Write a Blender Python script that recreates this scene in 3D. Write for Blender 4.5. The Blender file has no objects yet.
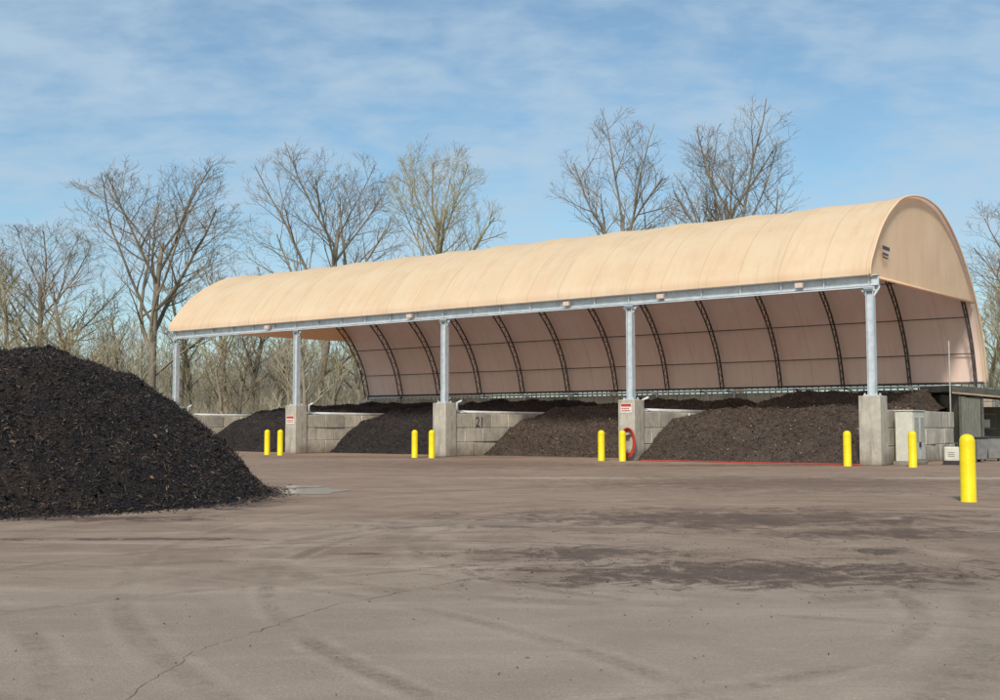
import bpy, math, random
from mathutils import Vector, Matrix, noise
R = random.Random(7)
scene = bpy.context.scene
col = scene.collection
scene.view_settings.view_transform = 'Standard'
scene.view_settings.look = 'None'
scene.view_settings.exposure = 0
F = 1120.0; CH = 1.5

# ------------------------------------------------------------------ node helpers
class NT:
    def __init__(s, tree): s.t = tree; s.N = tree.nodes; s.L = tree.links
    def n(s, typ, ins=None, **props):
        nd = s.N.new(typ)
        for k, v in props.items(): setattr(nd, k, v)
        if ins:
            for k, v in ins.items():
                sock = nd.inputs[k]
                if isinstance(v, bpy.types.NodeSocket): s.L.new(v, sock)
                else: sock.default_value = v
        return nd
    def math(s, op, a, b=0.0, c=0.0):
        return s.n('ShaderNodeMath', {0: a, 1: b, 2: c}, operation=op).outputs[0]
    def noise(s, vec, scale, detail=4, rough=0.55, dist=0.0):
        return s.n('ShaderNodeTexNoise', {'Vector': vec, 'Scale': scale, 'Detail': detail, 'Roughness': rough, 'Distortion': dist}).outputs['Fac']
    def mr(s, v, a, b, c=0.0, d=1.0, smooth=True):
        return s.n('ShaderNodeMapRange', {0: v, 1: a, 2: b, 3: c, 4: d}, interpolation_type='SMOOTHSTEP' if smooth else 'LINEAR').outputs[0]
    def mix(s, f, a, b, mode='MIX'):
        nd = s.n('ShaderNodeMix', data_type='RGBA', blend_type=mode)
        for i, v in ((0, f), (6, a), (7, b)):
            if isinstance(v, bpy.types.NodeSocket): s.L.new(v, nd.inputs[i])
            else: nd.inputs[i].default_value = v if i == 0 else (tuple(v) + (1.0,) if len(v) == 3 else v)
        return nd.outputs[2]
    def scale(s, vec, sc):
        return s.n('ShaderNodeVectorMath', {0: vec, 1: sc}, operation='MULTIPLY').outputs[0]

def newmat(name):
    m = bpy.data.materials.new(name); m.use_nodes = True
    t = NT(m.node_tree); t.N.clear()
    out = t.n('ShaderNodeOutputMaterial')
    co = t.n('ShaderNodeTexCoord').outputs['Object']
    return m, t, out, co
def finish(t, out, color, rough=0.8, height=None, bs=0.3, bd=0.02, metal=0.0, spec=0.5):
    p = t.n('ShaderNodeBsdfPrincipled', {'Base Color': color, 'Roughness': rough, 'Metallic': metal, 'Specular IOR Level': spec})
    if height is not None:
        b = t.n('ShaderNodeBump', {'Height': height, 'Strength': bs, 'Distance': bd})
        t.L.new(b.outputs[0], p.inputs['Normal'])
    t.L.new(p.outputs[0], out.inputs[0]); return p
def simple(name, c1, c2, scale=3.0, rough=0.7, metal=0.0, stretch=(1,1,1), bs=0.2, bd=0.01, spec=0.4, fine=None):
    m, t, out, co = newmat(name)
    v = t.scale(co, stretch)
    f = t.mr(t.noise(v, scale, 5, 0.6), 0.3, 0.7)
    c = t.mix(f, c1, c2)
    h = t.noise(co, fine or scale*6, 4, 0.6)
    c = t.mix(0.5, c, t.mix(h, (0.55,0.55,0.55), (1.3,1.3,1.3)), 'MULTIPLY')
    finish(t, out, c, rough, h, bs, bd, metal, spec)
    return m
def flat(name, c, rough=0.9):
    m, t, out, co = newmat(name)
    f = t.mr(t.noise(co, 0.4, 2), 0.35, 0.65)
    cc = t.mix(f, tuple(x*0.75 for x in c), tuple(x*1.25 for x in c))
    d = t.n('ShaderNodeBsdfDiffuse', {'Color': cc}).outputs[0]
    t.L.new(d, out.inputs[0]); return m

# ------------------------------------------------------------------ materials
def mat_fabric(name, ca, cb, trans, tint, stain=0.3, seamamt=0.2):
    m, t, out, co = newmat(name)
    f = t.mr(t.noise(t.scale(co, (0.6, 1.0, 0.35)), 0.9, 4, 0.6), 0.35, 0.7)
    c = t.mix(f, ca, cb)
    st = t.mr(t.noise(t.scale(co, (2.4, 0.35, 0.3)), 1.3, 6, 0.75), 0.47, 0.75, 0.0, stain)
    c = t.mix(st, c, (ca[0]*0.72, ca[1]*0.62, ca[2]*0.52))
    sx = t.n('ShaderNodeSeparateXYZ', {0: co}).outputs[0]
    fr = t.math('ABSOLUTE', t.math('SUBTRACT', t.math('FRACT', t.math('DIVIDE', sx, 1.825)), 0.5))
    seam = t.mr(fr, 0.47, 0.497, 0.0, seamamt)
    c = t.mix(seam, c, (ca[0]*0.6, ca[1]*0.5, ca[2]*0.42))
    h = t.noise(t.scale(co, (1.0, 0.35, 0.35)), 0.9, 4)
    b = t.n('ShaderNodeBump', {'Height': h, 'Strength': 0.28, 'Distance': 0.22}).outputs[0]
    d = t.n('ShaderNodeBsdfDiffuse', {'Color': c, 'Normal': b}).outputs[0]
    tr = t.n('ShaderNodeBsdfTranslucent', {'Color': t.mix(1.0, c, tint, 'MULTIPLY'), 'Normal': b}).outputs[0]
    mx = t.n('ShaderNodeMixShader', {0: trans, 1: d, 2: tr})
    t.L.new(mx.outputs[0], out.inputs[0]); return m
M_fab = mat_fabric('tan_fabric', (0.985, 0.79, 0.545), (0.95, 0.73, 0.485), 0.43, (1.0,0.96,1.25), 0.34, 0.28)
M_refl = mat_fabric('pale_reflector_fabric', (0.99, 0.81, 0.73), (0.97, 0.76, 0.67), 0.20, (1.0,1.0,1.0), 0.3, 0.25)  # pinkish brightness of the interior put into the colour of an added layer
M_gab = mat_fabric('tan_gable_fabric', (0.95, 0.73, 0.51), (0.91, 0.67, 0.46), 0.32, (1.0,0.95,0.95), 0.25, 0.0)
M_gab2 = mat_fabric('gable_fabric_backlit_tint', (0.95, 0.56, 0.33), (0.93, 0.51, 0.29), 0.55, (1.0,0.85,0.7), 0.2, 0.0)  # far gable: same tan fabric, glow of light behind it painted in as orange
M_steel = simple('galvanised_steel', (0.45,0.51,0.55), (0.60,0.65,0.68), 2.5, 0.5, 0.15)
M_dsteel = simple('dark_truss_steel', (0.07,0.065,0.06), (0.12,0.11,0.10), 3, 0.6, 0.2)
M_yel = simple('yellow_paint', (0.90,0.70,0.004), (0.80,0.60,0.004), 3, 0.42, fine=20, bs=0.08)
M_red = simple('red_rubber', (0.50,0.05,0.03), (0.36,0.05,0.04), 4, 0.6)
M_white = simple('white_paint', (0.78,0.78,0.75), (0.68,0.68,0.65), 4, 0.5)
M_grey = simple('grey_plastic', (0.16,0.16,0.16), (0.22,0.22,0.21), 4, 0.6)
M_black = simple('black_paint', (0.02,0.02,0.02), (0.03,0.03,0.03), 4, 0.5)
M_cab = simple('cabinet_pale_grey', (0.60,0.59,0.50), (0.50,0.49,0.43), 3, 0.5)
M_shed = simple('shed_boards', (0.10,0.11,0.09), (0.16,0.165,0.135), 3, 0.7, stretch=(6,6,0.6))
M_roofm = simple('shed_roof_felt', (0.06,0.065,0.06), (0.10,0.10,0.095), 2, 0.9, spec=0.1)
M_pipe = simple('pale_pipe', (0.72,0.74,0.74), (0.56,0.58,0.59), 3, 0.5)
M_mast = simple('dull_mast_metal', (0.30,0.30,0.29), (0.40,0.40,0.38), 3, 0.6)
M_wood = simple('weathered_timber', (0.26,0.19,0.12), (0.36,0.28,0.19), 3, 0.8, stretch=(1,1,6))
M_bark = simple('bark', (0.19,0.16,0.12), (0.31,0.265,0.205), 1.2, 0.9, stretch=(3,3,0.5), bs=0.5, bd=0.05)
M_twig = flat('twigs', (0.235,0.195,0.145))
M_twig2 = flat('young_twigs', (0.34,0.295,0.18))
M_brush = flat('brush_stems', (0.36,0.325,0.235))
M_brush2 = flat('distant_brush_stems', (0.29,0.27,0.22))

def mat_concrete():
    m, t, out, co = newmat('weathered_concrete')
    f = t.mr(t.noise(co, 1.1, 6, 0.65), 0.3, 0.7)
    c = t.mix(f, (0.40,0.37,0.315), (0.62,0.575,0.485))
    g = t.n('ShaderNodeNewGeometry')
    isl = g.outputs['Random Per Island']
    c = t.mix(0.8, c, t.mix(isl, (0.72,0.72,0.73), (1.15,1.13,1.08)), 'MULTIPLY')
    streak = t.mr(t.noise(t.scale(co, (4,4,0.4)), 2.0, 5, 0.7), 0.47, 0.75, 0.0, 0.65)
    c = t.mix(streak, c, (0.18,0.15,0.11))
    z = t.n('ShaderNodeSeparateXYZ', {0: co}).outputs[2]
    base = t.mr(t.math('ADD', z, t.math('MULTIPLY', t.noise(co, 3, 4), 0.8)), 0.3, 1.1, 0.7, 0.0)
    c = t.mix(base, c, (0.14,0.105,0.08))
    h = t.noise(co, 22, 5, 0.7)
    finish(t, out, c, 0.9, h, 0.5, 0.015, spec=0.2); return m
M_conc = mat_concrete()

def mat_compost(name, ca, cb, cc, s=1.0, spec=0.25, rough=0.85):
    m, t, out, co = newmat(name)
    n1 = t.noise(co, 0.8*s, 5, 0.7)
    n2 = t.noise(co, 14*s, 4, 0.75)
    n3 = t.n('ShaderNodeTexVoronoi', {'Vector': co, 'Scale': 26*s, 'Randomness': 1.0})
    c = t.mix(t.mr(n1, 0.38, 0.62), ca, cb)
    c = t.mix(t.mr(n2, 0.50, 0.70), c, cc)
    c = t.mix(0.6, c, t.mix(n3.outputs['Color'], (0.4,0.4,0.4), (1.6,1.6,1.6)), 'MULTIPLY')
    h = t.math('ADD', t.math('MULTIPLY', n2, 1.0), t.math('MULTIPLY', n3.outputs['Distance'], 0.6))
    finish(t, out, c, rough, h, 0.9, 0.10/s, spec=spec); return m
M_comp = mat_compost('black_compost', (0.008,0.008,0.011), (0.028,0.019,0.014), (0.055,0.035,0.024), 1.4, 0.35, 0.7)
M_comp2 = mat_compost('brown_compost', (0.060,0.046,0.036), (0.092,0.070,0.055), (0.16,0.122,0.095), 0.7)
M_comp3 = mat_compost('dark_compost', (0.020,0.019,0.022), (0.036,0.031,0.030), (0.07,0.055,0.045), 0.7)
def mat_chip(name, k, spec=0.4):
    m, t, out, co = newmat(name)
    isl = t.n('ShaderNodeNewGeometry').outputs['Random Per Island']
    r = t.n('ShaderNodeValToRGB', {0: isl})
    e = r.color_ramp.elements
    e[0].position = 0; e[0].color = (0.007*k,0.007*k,0.010*k,1)
    e[1].position = 1.0; e[1].color = (0.20*k,0.13*k,0.082*k,1)
    a = e.new(0.58); a.color = (0.017*k,0.014*k,0.014*k,1)
    b = e.new(0.88); b.color = (0.070*k,0.042*k,0.027*k,1)
    finish(t, out, r.outputs[0], 0.6, None, spec=spec); return m
M_chip = mat_chip('wood_chips', 1.0, 0.35); M_chip2 = mat_chip('brown_wood_chips', 2.1)

def img2w(x, y):
    D = CH*F/(y-427.0); return ((x-500)/F*D, D)
def circ3(a, b, c):
    ax, ay = a; bx, by = b; cx, cy = c
    d = 2*(ax*(by-cy)+bx*(cy-ay)+cx*(ay-by))
    ux = ((ax*ax+ay*ay)*(by-cy)+(bx*bx+by*by)*(cy-ay)+(cx*cx+cy*cy)*(ay-by))/d
    uy = ((ax*ax+ay*ay)*(cx-bx)+(bx*bx+by*by)*(ax-cx)+(cx*cx+cy*cy)*(bx-ax))/d
    return ux, uy, math.hypot(ax-ux, ay-uy)

def mat_asphalt():
    m, t, out, co = newmat('worn_asphalt')
    big = t.noise(co, 0.12, 4, 0.6, 0.4)
    mid = t.noise(co, 0.7, 6, 0.70, 0.6)
    streaky = t.noise(t.scale(co, (0.35, 1.6, 1)), 0.8, 6, 0.68, 0.5)
    fine = t.noise(co, 45, 4, 0.75)
    vfine = t.n('ShaderNodeTexVoronoi', {'Vector': co, 'Scale': 70.0})
    c = t.mix(t.mr(big, 0.35, 0.65), (0.262,0.188,0.138), (0.338,0.258,0.196))
    c = t.mix(t.mr(mid, 0.38, 0.66, 0.0, 0.7), c, (0.180,0.122,0.087))
    c = t.mix(t.mr(streaky, 0.48, 0.70, 0.0, 0.6), c, (0.44,0.345,0.268))
    xyz = t.n('ShaderNodeSeparateXYZ', {0: co})
    X, Y = xyz.outputs[0], xyz.outputs[1]
    near = t.mr(Y, 8.5, 13.5, 0.55, 0.0)
    c = t.mix(near, c, (0.325,0.27,0.215))
    far = t.math('MULTIPLY', t.mr(Y, 13.0, 24.0), 0.45)
    c = t.mix(far, c, (0.295,0.198,0.142))
    arcs = [((270,595),(300,630),(440,695),0.075,1.0),((125,590),(150,640),(235,697),0.09,0.7),
            ((20,620),(50,655),(60,697),0.09,0.7),((430,560),(640,600),(1000,625),0.09,0.7),((300,540),(620,520),(990,560),0.15,0.8),
            ((0,560),(330,590),(700,690),0.08,0.7),((560,500),(760,520),(980,600),0.2,0.8),((480,540),(700,552),(860,580),0.09,1.0),
            ((400,530),(700,500),(960,505),0.26,0.8),((100,600),(400,570),(800,545),0.08,0.7),((300,500),(600,485),(900,482),0.4,0.8)]
    total = None; flank = None
    for a, b, cc, w, amp in arcs:
        ux, uy, r = circ3(img2w(*a), img2w(*b), img2w(*cc))
        dv = t.n('ShaderNodeVectorMath', {0: t.scale(co, (1,1,0)), 1: (ux, uy, 0)}, operation='DISTANCE').outputs['Value']
        dd = t.math('ABSOLUTE', t.math('SUBTRACT', dv, r))
        mk = t.mr(dd, w*0.5, w*1.25, amp, 0.0)
        fk = t.mr(t.math('ABSOLUTE', t.math('SUBTRACT', dd, w*1.9)), w*0.1, w*0.9, amp, 0.0)
        total = mk if total is None else t.math('MAXIMUM', total, mk)
        flank = fk if flank is None else t.math('MAXIMUM', flank, fk)
    nz = t.mr(t.noise(co, 0.8, 5, 0.75, 1.0), 0.40, 0.60)
    tread = t.mr(t.noise(co, 14, 3, 0.7), 0.35, 0.65, 0.3, 1.0)
    nzt = t.math('MULTIPLY', nz, tread)
    c = t.mix(t.math('MULTIPLY', t.math('MULTIPLY', flank, nzt), 0.35), c, (0.46,0.375,0.30))
    c = t.mix(t.math('MULTIPLY', t.math('MULTIPLY', total, nzt), 0.58), c, (0.130,0.096,0.074))
    st = None
    stains = [(2.6,11.6,2.9,1.3,1.2),(0.9,13.4,1.8,0.9,1.15),(4.6,13.7,0.6,0.4,1.3),(-5.0,15.1,2.4,0.22,1.0),(-1.6,13.4,0.35,0.15,1.2),(4.0,18.5,5,2.6,0.95),(5.5,16,2.5,1.0,0.95),(0,17.5,2.5,0.9,0.7),
              (-6.6,18.4,2.6,0.7,1.3),(-5.0,22.5,0.9,3.0,1.2),(8,30,8,5,0.6),(-2,45,9,7,0.45),(9.2,44,9,1.6,0.8),(-4,56,10,3,0.6)]
    warp = t.math('MULTIPLY', t.math('SUBTRACT', t.noise(co, 1.6, 7, 0.82, 1.2), 0.5), 5.4)
    for sx, sy, rx, ry, amp in stains:
        q = t.n('ShaderNodeVectorMath', {0: t.n('ShaderNodeVectorMath', {0: t.scale(co,(1,1,0)), 1: (sx,sy,0)}, operation='SUBTRACT').outputs[0], 1: (1/rx,1/ry,0)}, operation='MULTIPLY').outputs[0]
        ln = t.n('ShaderNodeVectorMath', {0: q}, operation='LENGTH').outputs['Value']
        mk = t.mr(t.math('ADD', ln, warp), 0.2, 1.05, amp, 0.0)
        st = mk if st is None else t.math('MAXIMUM', st, mk)
    st = t.math('MINIMUM', t.math('MULTIPLY', st, t.mr(fine, 0.35, 0.6, 0.45, 1.0)), 0.88)
    c = t.mix(st, c, (0.080,0.050,0.035))
    pl = None
    for sx, sy, rx, ry, amp in [(13.4,33,3.0,1.0,0.9),(2,33,4,1.2,0.6),(-1,17.5,3,0.8,0.4)]:
        q = t.n('ShaderNodeVectorMath', {0: t.n('ShaderNodeVectorMath', {0: t.scale(co,(1,1,0)), 1: (sx,sy,0)}, operation='SUBTRACT').outputs[0], 1: (1/rx,1/ry,0)}, operation='MULTIPLY').outputs[0]
        ln = t.n('ShaderNodeVectorMath', {0: q}, operation='LENGTH').outputs['Value']
        mk = t.mr(t.math('ADD', ln, t.math('MULTIPLY', warp, -0.6)), 0.3, 1.1, amp, 0.0)
        pl = mk if pl is None else t.math('MAXIMUM', pl, mk)
    c = t.mix(t.math('MULTIPLY', pl, 0.6), c, (0.50,0.41,0.325))
    c = t.mix(0.8, c, t.mix(fine, (0.45,0.45,0.45), (1.5,1.5,1.5)), 'MULTIPLY')
    spk = t.mr(vfine.outputs['Color'], 0.86, 0.95, 0.0, 0.4)
    c = t.mix(spk, c, (0.5,0.43,0.35))
    vd = t.n('ShaderNodeTexVoronoi', {'Vector': co, 'Scale': 5.0})
    sp = t.math('MULTIPLY', t.mr(vd.outputs['Distance'], 0.03, 0.07, 0.8, 0.0), t.mr(mid, 0.45, 0.6))
    c = t.mix(sp, c, (0.06,0.045,0.035))
    h = t.math('ADD', fine, t.math('MULTIPLY', vfine.outputs['Distance'], 0.7))
    finish(t, out, c, t.mr(st, 0, 1, 0.92, 0.7), h, 0.45, 0.010, spec=0.2)
    return m
M_asph = mat_asphalt()
M_soil = simple('rough_grass_and_soil', (0.13,0.12,0.06), (0.22,0.18,0.10), 0.3, 0.95, fine=4, bs=0.6, bd=0.1)

# ------------------------------------------------------------------ mesh helpers
def mesh_obj(name, verts, faces, mat, parent=None, loc=(0,0,0), rotz=0.0, smooth=False, bevel=0.0, midx=None):
    me = bpy.data.meshes.new(name)
    me.from_pydata([tuple(v) for v in verts], [], faces)
    for mm in (mat if isinstance(mat, (list, tuple)) else [mat]): me.materials.append(mm)
    if midx: me.polygons.foreach_set('material_index', midx)
    if smooth: me.polygons.foreach_set('use_smooth', [True]*len(me.polygons))
    me.update()
    o = bpy.data.objects.new(name, me); col.objects.link(o)
    o.location = loc; o.rotation_euler = (0,0,rotz)
    if parent: o.parent = parent
    if bevel:
        b = o.modifiers.new('Bevel', 'BEVEL'); b.width = bevel; b.segments = 2; b.limit_method = 'ANGLE'
    return o
def empty(name, loc, rotz=0.0):
    o = bpy.data.objects.new(name, None); col.objects.link(o)
    o.location = loc; o.rotation_euler = (0,0,rotz); o.empty_display_size = 0.3
    return o
def tag(o, label, cat, group=None):
    o['label'] = label; o['category'] = cat
    if group: o['group'] = group
def box(V, Fc, x0, x1, y0, y1, z0, z1):
    b = len(V)
    V += [(x0,y0,z0),(x1,y0,z0),(x1,y1,z0),(x0,y1,z0),(x0,y0,z1),(x1,y0,z1),(x1,y1,z1),(x0,y1,z1)]
    Fc += [(b,b+3,b+2,b+1),(b+4,b+5,b+6,b+7),(b,b+1,b+5,b+4),(b+1,b+2,b+6,b+5),(b+2,b+3,b+7,b+6),(b+3,b,b+4,b+7)]
def tube(V, Fc, pts, rads, sides=6, cap=True):
    n = len(pts); b = len(V)
    prev = None
    for i, p in enumerate(pts):
        p = Vector(p)
        d = (Vector(pts[min(i+1,n-1)]) - Vector(pts[max(i-1,0)]))
        if d.length < 1e-9: d = Vector((0,0,1))
        d.normalize()
        if prev is None:
            a = d.cross(Vector((0,0,1)))
            if a.length < 0.1: a = d.cross(Vector((1,0,0)))
        else:
            a = prev - d*prev.dot(d)
            if a.length < 1e-6: a = d.cross(Vector((1,0.3,0)))
        a.normalize(); prev = a
        c = d.cross(a)
        r = rads[i] if isinstance(rads, (list,tuple)) else rads
        for k in range(sides):
            an = 2*math.pi*k/sides
            V.append(p + a*(math.cos(an)*r) + c*(math.sin(an)*r))
    for i in range(n-1):
        for k in range(sides):
            k2 = (k+1) % sides
            Fc.append((b+i*sides+k, b+i*sides+k2, b+(i+1)*sides+k2, b+(i+1)*sides+k))
    if cap:
        Fc.append(tuple(b+k for k in reversed(range(sides))))
        Fc.append(tuple(b+(n-1)*sides+k for k in range(sides)))

# ------------------------------------------------------------------ site frame
P0 = Vector((14.7, 44.2, 0)); U = Vector((-0.801, 0.598, 0)).normalized(); Vd = Vector((0.598, 0.801, 0)).normalized()
ROT = math.atan2(-U.y, -U.x)
def W(u, v, z=0): return P0 + U*u + Vd*v + Vector((0,0,z))
BAY = 10.94; LEN = 4*BAY; FR = LEN/12

# ------------------------------------------------------------------ ground
g = mesh_obj('ground', [(-1500,-200,0),(1500,-200,0),(1500,2500,0),(-1500,2500,0)], [(0,1,2,3)], M_soil); g['kind'] = 'structure'
yp = mesh_obj('yard_pavement', [(-70,-30,0.004),(75,-30,0.004),(70,60,0.004),(40,84,0.004),(-60,96,0.004)], [(0,1,2,3,4)], M_asph); yp['kind'] = 'structure'

def ribbon(name, pts, w, mat, z=0.008, sub=14, jit=0.05):
    P = []
    for i in range(len(pts)-1):
        a, b = Vector(pts[i]), Vector(pts[i+1])
        for k in range(sub):
            q = a.lerp(b, k/sub); P.append(q + Vector((R.uniform(-jit,jit), R.uniform(-jit,jit))))
    P.append(Vector(pts[-1]))
    V, Fc = [], []
    for i, p in enumerate(P):
        d = (P[min(i+1,len(P)-1)] - P[max(i-1,0)]).normalized(); nrm = Vector((-d.y, d.x))
        ww = w*R.uniform(0.2,1.0)
        V += [(p.x+nrm.x*ww, p.y+nrm.y*ww, z), (p.x-nrm.x*ww, p.y-nrm.y*ww, z)]
    for i in range(len(P)-1): Fc.append((2*i, 2*i+1, 2*i+3, 2*i+2))
    o = mesh_obj(name, V, Fc, mat); o['kind'] = 'structure'; return o
M_crack = simple('crack_dark', (0.14,0.105,0.08), (0.19,0.145,0.11), 5, 0.95)
ribbon('pavement_crack', [img2w(130,697), img2w(200,648), img2w(262,628)], 0.0028, M_crack, jit=0.025)
ribbon('pavement_crack.001', [img2w(255,630), img2w(330,605), img2w(480,575)], 0.005, M_crack, jit=0.04)
ribbon('pavement_crack.002', [img2w(700,560), img2w(820,578), img2w(990,592)], 0.009, M_crack)

def blob(name, cx, cy, rx, ry, z, mat, sd):
    V = []
    for k in range(48):
        a = 2*math.pi*k/48; rr = 1+0.6*noise.noise(Vector((math.cos(a)*1.8, math.sin(a)*1.8, sd)))
        V.append((cx+rx*rr*math.cos(a), cy+ry*rr*math.sin(a), z))
    o = mesh_obj(name, V, [tuple(range(48))], mat); o['kind'] = 'structure'; return o
m, t, out, co = newmat('standing_water')
finish(t, out, (0.36,0.33,0.30,1), 0.16, t.noise(co, 3, 2), 0.03, 0.01, spec=0.8)
blob('puddle', -4.45, 26.4, 0.85, 1.1, 0.010, m, 3)
blob('puddle.001', -5.0, 28.2, 0.5, 0.6, 0.010, m, 9)

# ------------------------------------------------------------------ big pile
def prof(tt):
    K = [(0,1.0),(0.2,0.955),(0.36,0.84),(0.55,0.61),(0.78,0.30),(0.93,0.09),(1.0,0.0),(1.15,-0.05)]
    for i in range(len(K)-1):
        if tt <= K[i+1][0]:
            f = (tt-K[i][0])/(K[i+1][0]-K[i][0]); return K[i][1]*(1-f)+K[i+1][1]*f
    return -0.05
def pile_h(x, y):
    cx = -9.9
    dx = max(0, x-cx) if x > cx else max(0, (-12.5-x))
    ang = noise.noise(Vector((x*0.35, y*0.35, 1.7)))*0.07 + noise.noise(Vector((x*1.5, y*1.5, 4)))*0.03
    a = 4.78 if x > cx else 6.0
    b = 5.9
    n = 2.2
    r = ((dx/a)**n + (abs(y-24.2)/b)**n)**(1/n) + ang*0.7
    h = 3.10*prof(r)
    if h > 0.0:
        k = min(1, h/0.6)
        rid = abs(noise.noise(Vector((x*0.9,y*0.5,7))))
        h += k*(0.20*noise.noise(Vector((x*0.6,y*0.6,0))) + 0.14*(rid-0.2) + 0.12*noise.noise(Vector((x*1.9,y*1.9,5))) + 0.07*noise.noise(Vector((x*4.5,y*4.5,9)))) 
    if r < 1.0: h += 0.05*noise.noise(Vector((x*12,y*12,2)))
    return h
V, Fc, MI = [], [], []
nx, ny = 200, 180; x0, x1, y0, y1 = -19.5, -3.9, 17.2, 31.2
for j in range(ny+1):
    for i in range(nx+1):
        x = x0+(x1-x0)*i/nx; y = y0+(y1-y0)*j/ny
        V.append((x, y, pile_h(x, y)))
for j in range(ny):
    for i in range(nx):
        q = (j*(nx+1)+i, j*(nx+1)+i+1, (j+1)*(nx+1)+i+1, (j+1)*(nx+1)+i)
        if max(V[k][2] for k in q) > 0.0: Fc.append(q); MI.append(0)
def chip(V, Fc, p, L, w, rnd, steep=0.45):
    d = Vector((rnd.gauss(0,1), rnd.gauss(0,1), rnd.gauss(0,steep))).normalized()
    s = d.cross(Vector((rnd.gauss(0,0.4), rnd.gauss(0,0.4), 1))).normalized()
    up = s.cross(d).normalized()*w*0.5
    a = p - d*L*0.5; c = p + d*L*0.5; s = s*w*0.5
    b = len(V)
    V += [a+s, a-s, c-s*0.6, c+s*0.6, p+up]
    Fc += [(b,b+1,b+4), (b+1,b+2,b+4), (b+2,b+3,b+4), (b+3,b,b+4)]
    return 4
rc = random.Random(3)
cnt = 0
while cnt < 60000:
    x = rc.uniform(-15.5, -4.6); y = rc.uniform(17.9, 26.5)
    h = pile_h(x, y)
    if h < 0.01: continue
    q = rc.random()
    if q < 0.78: L = rc.uniform(0.03,0.09); wd = rc.uniform(0.008,0.028)
    elif q < 0.985: L = rc.uniform(0.12,0.28); wd = rc.uniform(0.006,0.013)
    else: L = rc.uniform(0.09,0.18); wd = rc.uniform(0.035,0.075)
    n4 = chip(V, Fc, Vector((x,y,h+rc.uniform(0,0.04))), L, wd, rc, 0.6)
    MI += [1]*n4; cnt += 1
big = mesh_obj('compost_pile', [Vector(v)-Vector((-9.9,24.2,0)) for v in V], Fc, [M_comp, M_chip], loc=(-9.9,24.2,0), midx=MI)
tag(big, 'tall heap of shredded black compost on the open yard', 'compost pile')

V, Fc = [], []
for k in range(6400):
    if k < 4600:
        a = rc.uniform(-2.2, 0.9); rr = 0.95+abs(rc.gauss(0,0.06))
        ca, sa = math.cos(a), math.sin(a); q = (abs(ca)**2.2+abs(sa)**2.2)**(-1/2.2)*rr
        x = -9.9 + 4.78*q*ca; y = 24.2 + 5.9*q*sa
        s = 1.0
    elif k < 5600:
        x = 2.5+rc.gauss(0,2.2); y = 12.8+rc.gauss(0,1.8); s = 0.28
    else:
        x = rc.uniform(-9, 14); y = 5 + 35*rc.random()**1.5; s = 0.35
    chip(V, Fc, Vector((x,y,0.010)), rc.choice([0.03,0.04,0.06,0.1])*s, rc.uniform(0.01,0.04)*s, rc, 0.2)
db = mesh_obj('loose_debris', V, Fc, M_chip); tag(db, 'scattered dark wood chips and crumbs on the asphalt', 'debris'); db['kind'] = 'stuff'

# ------------------------------------------------------------------ fabric shelter
PROF = [(-0.36,7.50),(-0.34,7.85),(0.05,8.4),(0.7,9.15),(1.5,9.85),(2.5,10.5),(4,11.2),(6,11.62),(8,11.72),(10,11.45),(12.3,10.5),(14.3,9.1),(15.8,7.6),(16.9,5.8),(17.5,3.8)]
def catmull(P, sub):
    out = []
    n = len(P)
    for i in range(n-1):
        p0 = Vector(P[max(i-1,0)]); p1 = Vector(P[i]); p2 = Vector(P[i+1]); p3 = Vector(P[min(i+2,n-1)])
        for k in range(sub):
            s = k/sub
            out.append(0.5*((2*p1)+(p2-p0)*s+(2*p0-5*p1+4*p2-p3)*s*s+(3*p1-p0-3*p2+p3)*s**3))
    out.append(Vector(P[-1])); return out
pr = catmull(PROF, 5)
nrm = []
for i in range(len(pr)):
    d = (pr[min(i+1,len(pr)-1)]-pr[max(i-1,0)]).normalized(); nrm.append(Vector((-d.y, d.x)))
building = empty('fabric_shelter', P0, ROT)
tag(building, 'long open-fronted tan fabric arch shelter on grey steel columns', 'storage shelter')
SAG = 0.075
def roof(name, off, mat, k_from=0, ends=0.15):
    V, Fc = [], []
    SUB = 12; NU = 12*SUB
    ks = list(range(k_from, len(pr)))
    for iu in range(NU+1):
        u = -ends + (LEN+2*ends)*iu/NU; ph = (iu % SUB)/SUB
        sg = math.sin(math.pi*ph)**0.8*SAG
        for k in ks:
            p, nn = pr[k], nrm[k]
            tt = k/(len(pr)-1)
            amp = min(1, tt*9, (1-tt)*9)
            wob = 0.03*noise.noise(Vector((u*0.35, tt*5, 1)))
            q = p + nn*(off + amp*(-sg + wob))
            V.append((-u, q.x, q.y))
    m_ = len(ks)
    for iu in range(NU):
        for k in range(m_-1):
            Fc.append((iu*m_+k, iu*m_+k+1, (iu+1)*m_+k+1, (iu+1)*m_+k))
    return mesh_obj(name, V, Fc, mat, building, smooth=True)
roof('fabric_roof', 0.06, M_fab)
roof('added_reflector_layer', -0.06, M_refl, 46, -0.08)  # extra layer added under the rear half to bounce light and brighten the interior
arc = [p for p in pr if p.y >= 7.60]
def gable(name, u, mat):
    V, Fc = [], []
    pts = [(p.x, p.y) for p in arc]
    base0, base1 = pts[0], pts[-1]
    n = len(pts); rows = 8
    for i, (x, z) in enumerate(pts):
        zb = base0[1] + (base1[1]-base0[1])*(x-base0[0])/(base1[0]-base0[0]) - 0.12
        for j in range(rows+1):
            zz = zb + (z-zb)*j/rows
            dep = 0.05*noise.noise(Vector((x*0.5, zz*0.5, u))) * math.sin(math.pi*j/rows)
            V.append((-u+dep, x, zz))
    for i in range(n-1):
        for j in range(rows):
            Fc.append((i*(rows+1)+j, (i+1)*(rows+1)+j, (i+1)*(rows+1)+j+1, i*(rows+1)+j+1))
    return mesh_obj(name, V, Fc, mat, building, smooth=True)
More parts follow.
